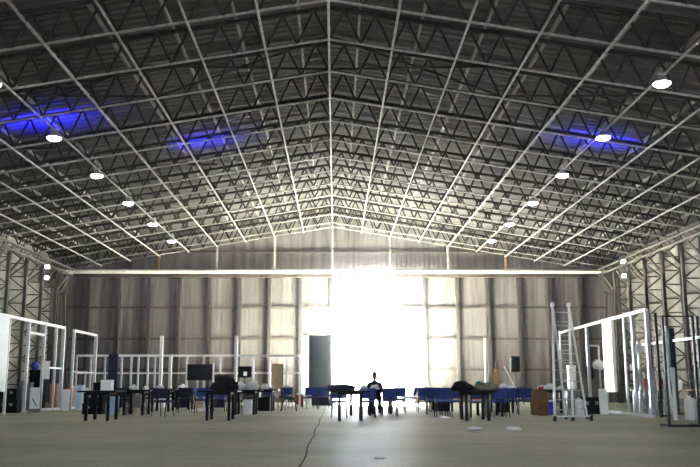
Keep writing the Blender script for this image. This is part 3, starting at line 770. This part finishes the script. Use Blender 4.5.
# one continuous body: head, neck, torso, arms with hands and legs joined into a single surface
def person_body(o):
    b = MB()
    def limb(pts, rs, n=12): b.tube(pts, rs, n)
    # torso and head as one loft (facing -y)
    rings = [((0,.06,.44),.15,.12),((0,.06,.52),.175,.13),((0,.05,.65),.155,.115),((0,.03,.78),.165,.12),((0,.02,.90),.185,.115),((0,.02,.97),.17,.095),
             ((0,.01,1.01),.09,.07),((0,0,1.04),.055,.058),((0,-.01,1.08),.053,.06),((0,-.03,1.10),.062,.075),((0,-.035,1.14),.072,.092),((0,-.03,1.20),.078,.10),((0,-.02,1.26),.074,.096),((0,-.015,1.30),.055,.072),((0,-.01,1.325),.02,.03)]
    vs = []; n = 18
    for c, rx, ry in rings:
        for j in range(n):
            t = 2*PI*j/n; vs.append((c[0]+rx*math.cos(t), c[1]+ry*math.sin(t), c[2]))
    fs = []
    for i in range(len(rings)-1):
        for j in range(n): fs.append((i*n+j, i*n+(j+1)%n, (i+1)*n+(j+1)%n, (i+1)*n+j))
    fs += [tuple(range(n-1,-1,-1)), tuple((len(rings)-1)*n+j for j in range(n))]
    b.add(vs, fs, True)
    for s in (-1,1):
        limb([(s*.13,.03,.95),(s*.19,.02,.93),(s*.235,-.03,.80),(s*.245,-.07,.70),(s*.2,-.2,.765),(s*.13,-.36,.80),(s*.11,-.40,.80)],[.05,.055,.045,.042,.038,.028,.026])
        limb([(s*.11,-.39,.80),(s*.10,-.43,.80),(s*.10,-.47,.795)],[.028,.040,.034],10)
        for k in range(4):
            x = s*(.072+.018*k); ln = (.055,.07,.065,.05)[k]
            limb([(x,-.455,.795),(x,-.475-ln*.5,.793),(x,-.475-ln,.782)],[.0095,.009,.007],6)
        limb([(s*.07,-.43,.795),(s*.045,-.46,.79),(s*.04,-.49,.783)],[.012,.010,.008],6)
        limb([(s*.09,.08,.53),(s*.12,-.12,.55),(s*.14,-.37,.54),(s*.14,-.41,.50),(s*.14,-.38,.30),(s*.14,-.35,.09),(s*.14,-.36,.05)],[.085,.082,.065,.06,.055,.042,.045])
        limb([(s*.14,-.32,.045),(s*.14,-.42,.05),(s*.145,-.54,.035)],[.042,.045,.03],10)
        b.blob((s*.078,-.02,1.185),(.012,.022,.034),1,0,8,6,False)
    b.blob((0,-.135,1.185),(.016,.02,.026),1,0,8,6,False)
    ob = b.build('body','skin',o)
    rm = ob.modifiers.new('Join','REMESH'); rm.mode = 'VOXEL'; rm.voxel_size = .008; rm.use_smooth_shade = True
    return ob
person_body(pe)
for s in (-1,1): MB().blob((s*.03,-.123,1.205),(.012,.008,.008),1,0,8,6,False).build('eye','black',pe)
MB().blob((0,-.125,1.143),(.024,.008,.007),1,0,8,6,False).build('mouth','lip',pe)
loft('hair', [((0,.03,1.12),.07,.07),((0,.025,1.18),.088,.085),((0,.005,1.235),.088,.104),((0,-.005,1.29),.075,.095),((0,-.005,1.33),.045,.06),((0,0,1.345),.01,.015)], 'hair', pe)
sh = MB()
rings = [((0,.06,.44),.165,.135),((0,.06,.52),.19,.145),((0,.05,.65),.17,.13),((0,.03,.78),.18,.135),((0,.02,.90),.20,.13),((0,.02,.97),.185,.108),((0,.015,1.01),.10,.085),((0,.01,1.035),.066,.07)]
vs = []; n = 18
for c, rx, ry in rings:
    for j in range(n):
        t = 2*PI*j/n; vs.append((c[0]+rx*math.cos(t), c[1]+ry*math.sin(t), c[2]))
sh.add(vs, [(i*n+j, i*n+(j+1)%n, (i+1)*n+(j+1)%n, (i+1)*n+j) for i in range(len(rings)-1) for j in range(n)], True)
for s in (-1,1): sh.tube([(s*.05,.03,.96),(s*.13,.03,.95),(s*.19,.02,.93),(s*.235,-.03,.80),(s*.245,-.07,.70),(s*.2,-.2,.765),(s*.15,-.32,.795)],[.03,.055,.064,.057,.054,.05,.04],12)
sh.build('shirt','darkblue',pe)
tr = MB()
for s in (-1,1): tr.tube([(s*.09,.08,.53),(s*.12,-.12,.55),(s*.14,-.37,.54),(s*.14,-.41,.50),(s*.14,-.38,.30),(s*.14,-.35,.10)],[.098,.093,.076,.071,.066,.058],12)
tr.build('trousers','blackcloth',pe)
for s in (-1,1): MB().tube([(s*.14,-.31,.05),(s*.14,-.42,.055),(s*.145,-.56,.042)],[.05,.053,.04],10).build('shoe','rubber',pe)
chair(1.3, 28.8, PI*0, 'blue chair carrying the person seated at the table')

# ------------------------------------------------------------------ haze volume added to imitate glare around the doorway
def haze_material(dens, g, c, r):
    m = bpy.data.materials.new('glare_volume'); m.use_nodes = True; nt = m.node_tree
    N = nt.nodes.new; L = nt.links.new
    nt.nodes.remove(nt.nodes['Principled BSDF'])
    v = N('ShaderNodeVolumeScatter'); v.inputs['Color'].default_value = (.86,.92,1,1); v.inputs['Anisotropy'].default_value = g
    tc = N('ShaderNodeTexCoord'); mp = N('ShaderNodeMapping'); mp.vector_type = 'TEXTURE'
    mp.inputs['Location'].default_value = c; mp.inputs['Scale'].default_value = r
    ln = N('ShaderNodeVectorMath'); ln.operation = 'LENGTH'
    mr = N('ShaderNodeMapRange'); mr.interpolation_type = 'SMOOTHSTEP'
    mr.inputs['From Min'].default_value = 0; mr.inputs['From Max'].default_value = 1
    mr.inputs['To Min'].default_value = dens; mr.inputs['To Max'].default_value = 0
    L(tc.outputs['Object'], mp.inputs[0]); L(mp.outputs[0], ln.inputs[0]); L(ln.outputs['Value'], mr.inputs['Value'])
    L(mr.outputs[0], v.inputs['Density'])
    L(v.outputs[0], nt.nodes['Material Output'].inputs['Volume']); return m
HZ = 1.0
hz = MB(); hz.box((-4.5,24.0,.003),(7.5,44.85,7.4))
tag(hz.build('glare_haze', haze_material(.010, .7, (1.7,44.5,3.0), (5.6,20.0,5.6))), 'added haze imitating bright glare around the open doorway', 'haze', kind='stuff')

# ------------------------------------------------------------------ light
w = bpy.data.worlds.new('World'); SC.world = w; w.use_nodes = True
bg = w.node_tree.nodes['Background']; bg.inputs[0].default_value = (.80,.90,1,1); bg.inputs[1].default_value = 14.0
sd = bpy.data.lights.new('sun','SUN'); sd.energy = 2500; sd.angle = math.radians(.6); sd.color = (.94,.96,1)
so = bpy.data.objects.new('sun', sd); COL.objects.link(so)
el, az = math.radians(44), math.radians(5)
dirv = Vector((math.sin(az)*math.cos(el), -math.cos(az)*math.cos(el), -math.sin(el)))
so.rotation_euler = dirv.to_track_quat('-Z','Y').to_euler(); so.location = (0,60,30)
# ------------------------------------------------------------------ camera
cd = bpy.data.cameras.new('camera'); cd.sensor_width = 36; cd.lens = 36*850/700; cd.clip_end = 1500
cd.shift_x = 14.5/700
cam = bpy.data.objects.new('camera', cd); COL.objects.link(cam)
cam.location = (0,0,.9); cam.rotation_euler = (PI/2 + math.atan(151.5/850), 0, 0)
SC.camera = cam
SC.view_settings.view_transform = 'Standard'; SC.view_settings.look = 'None'; SC.view_settings.gamma = 1
SC.view_settings.use_curve_mapping = False; SC.view_settings.exposure = 0
SC.cycles.max_bounces = 8; SC.cycles.volume_bounces = 1; SC.cycles.volume_step_rate = 2; SC.cycles.diffuse_bounces = 5; SC.cycles.sample_clamp_indirect = 0
SC.cycles.use_denoising = True
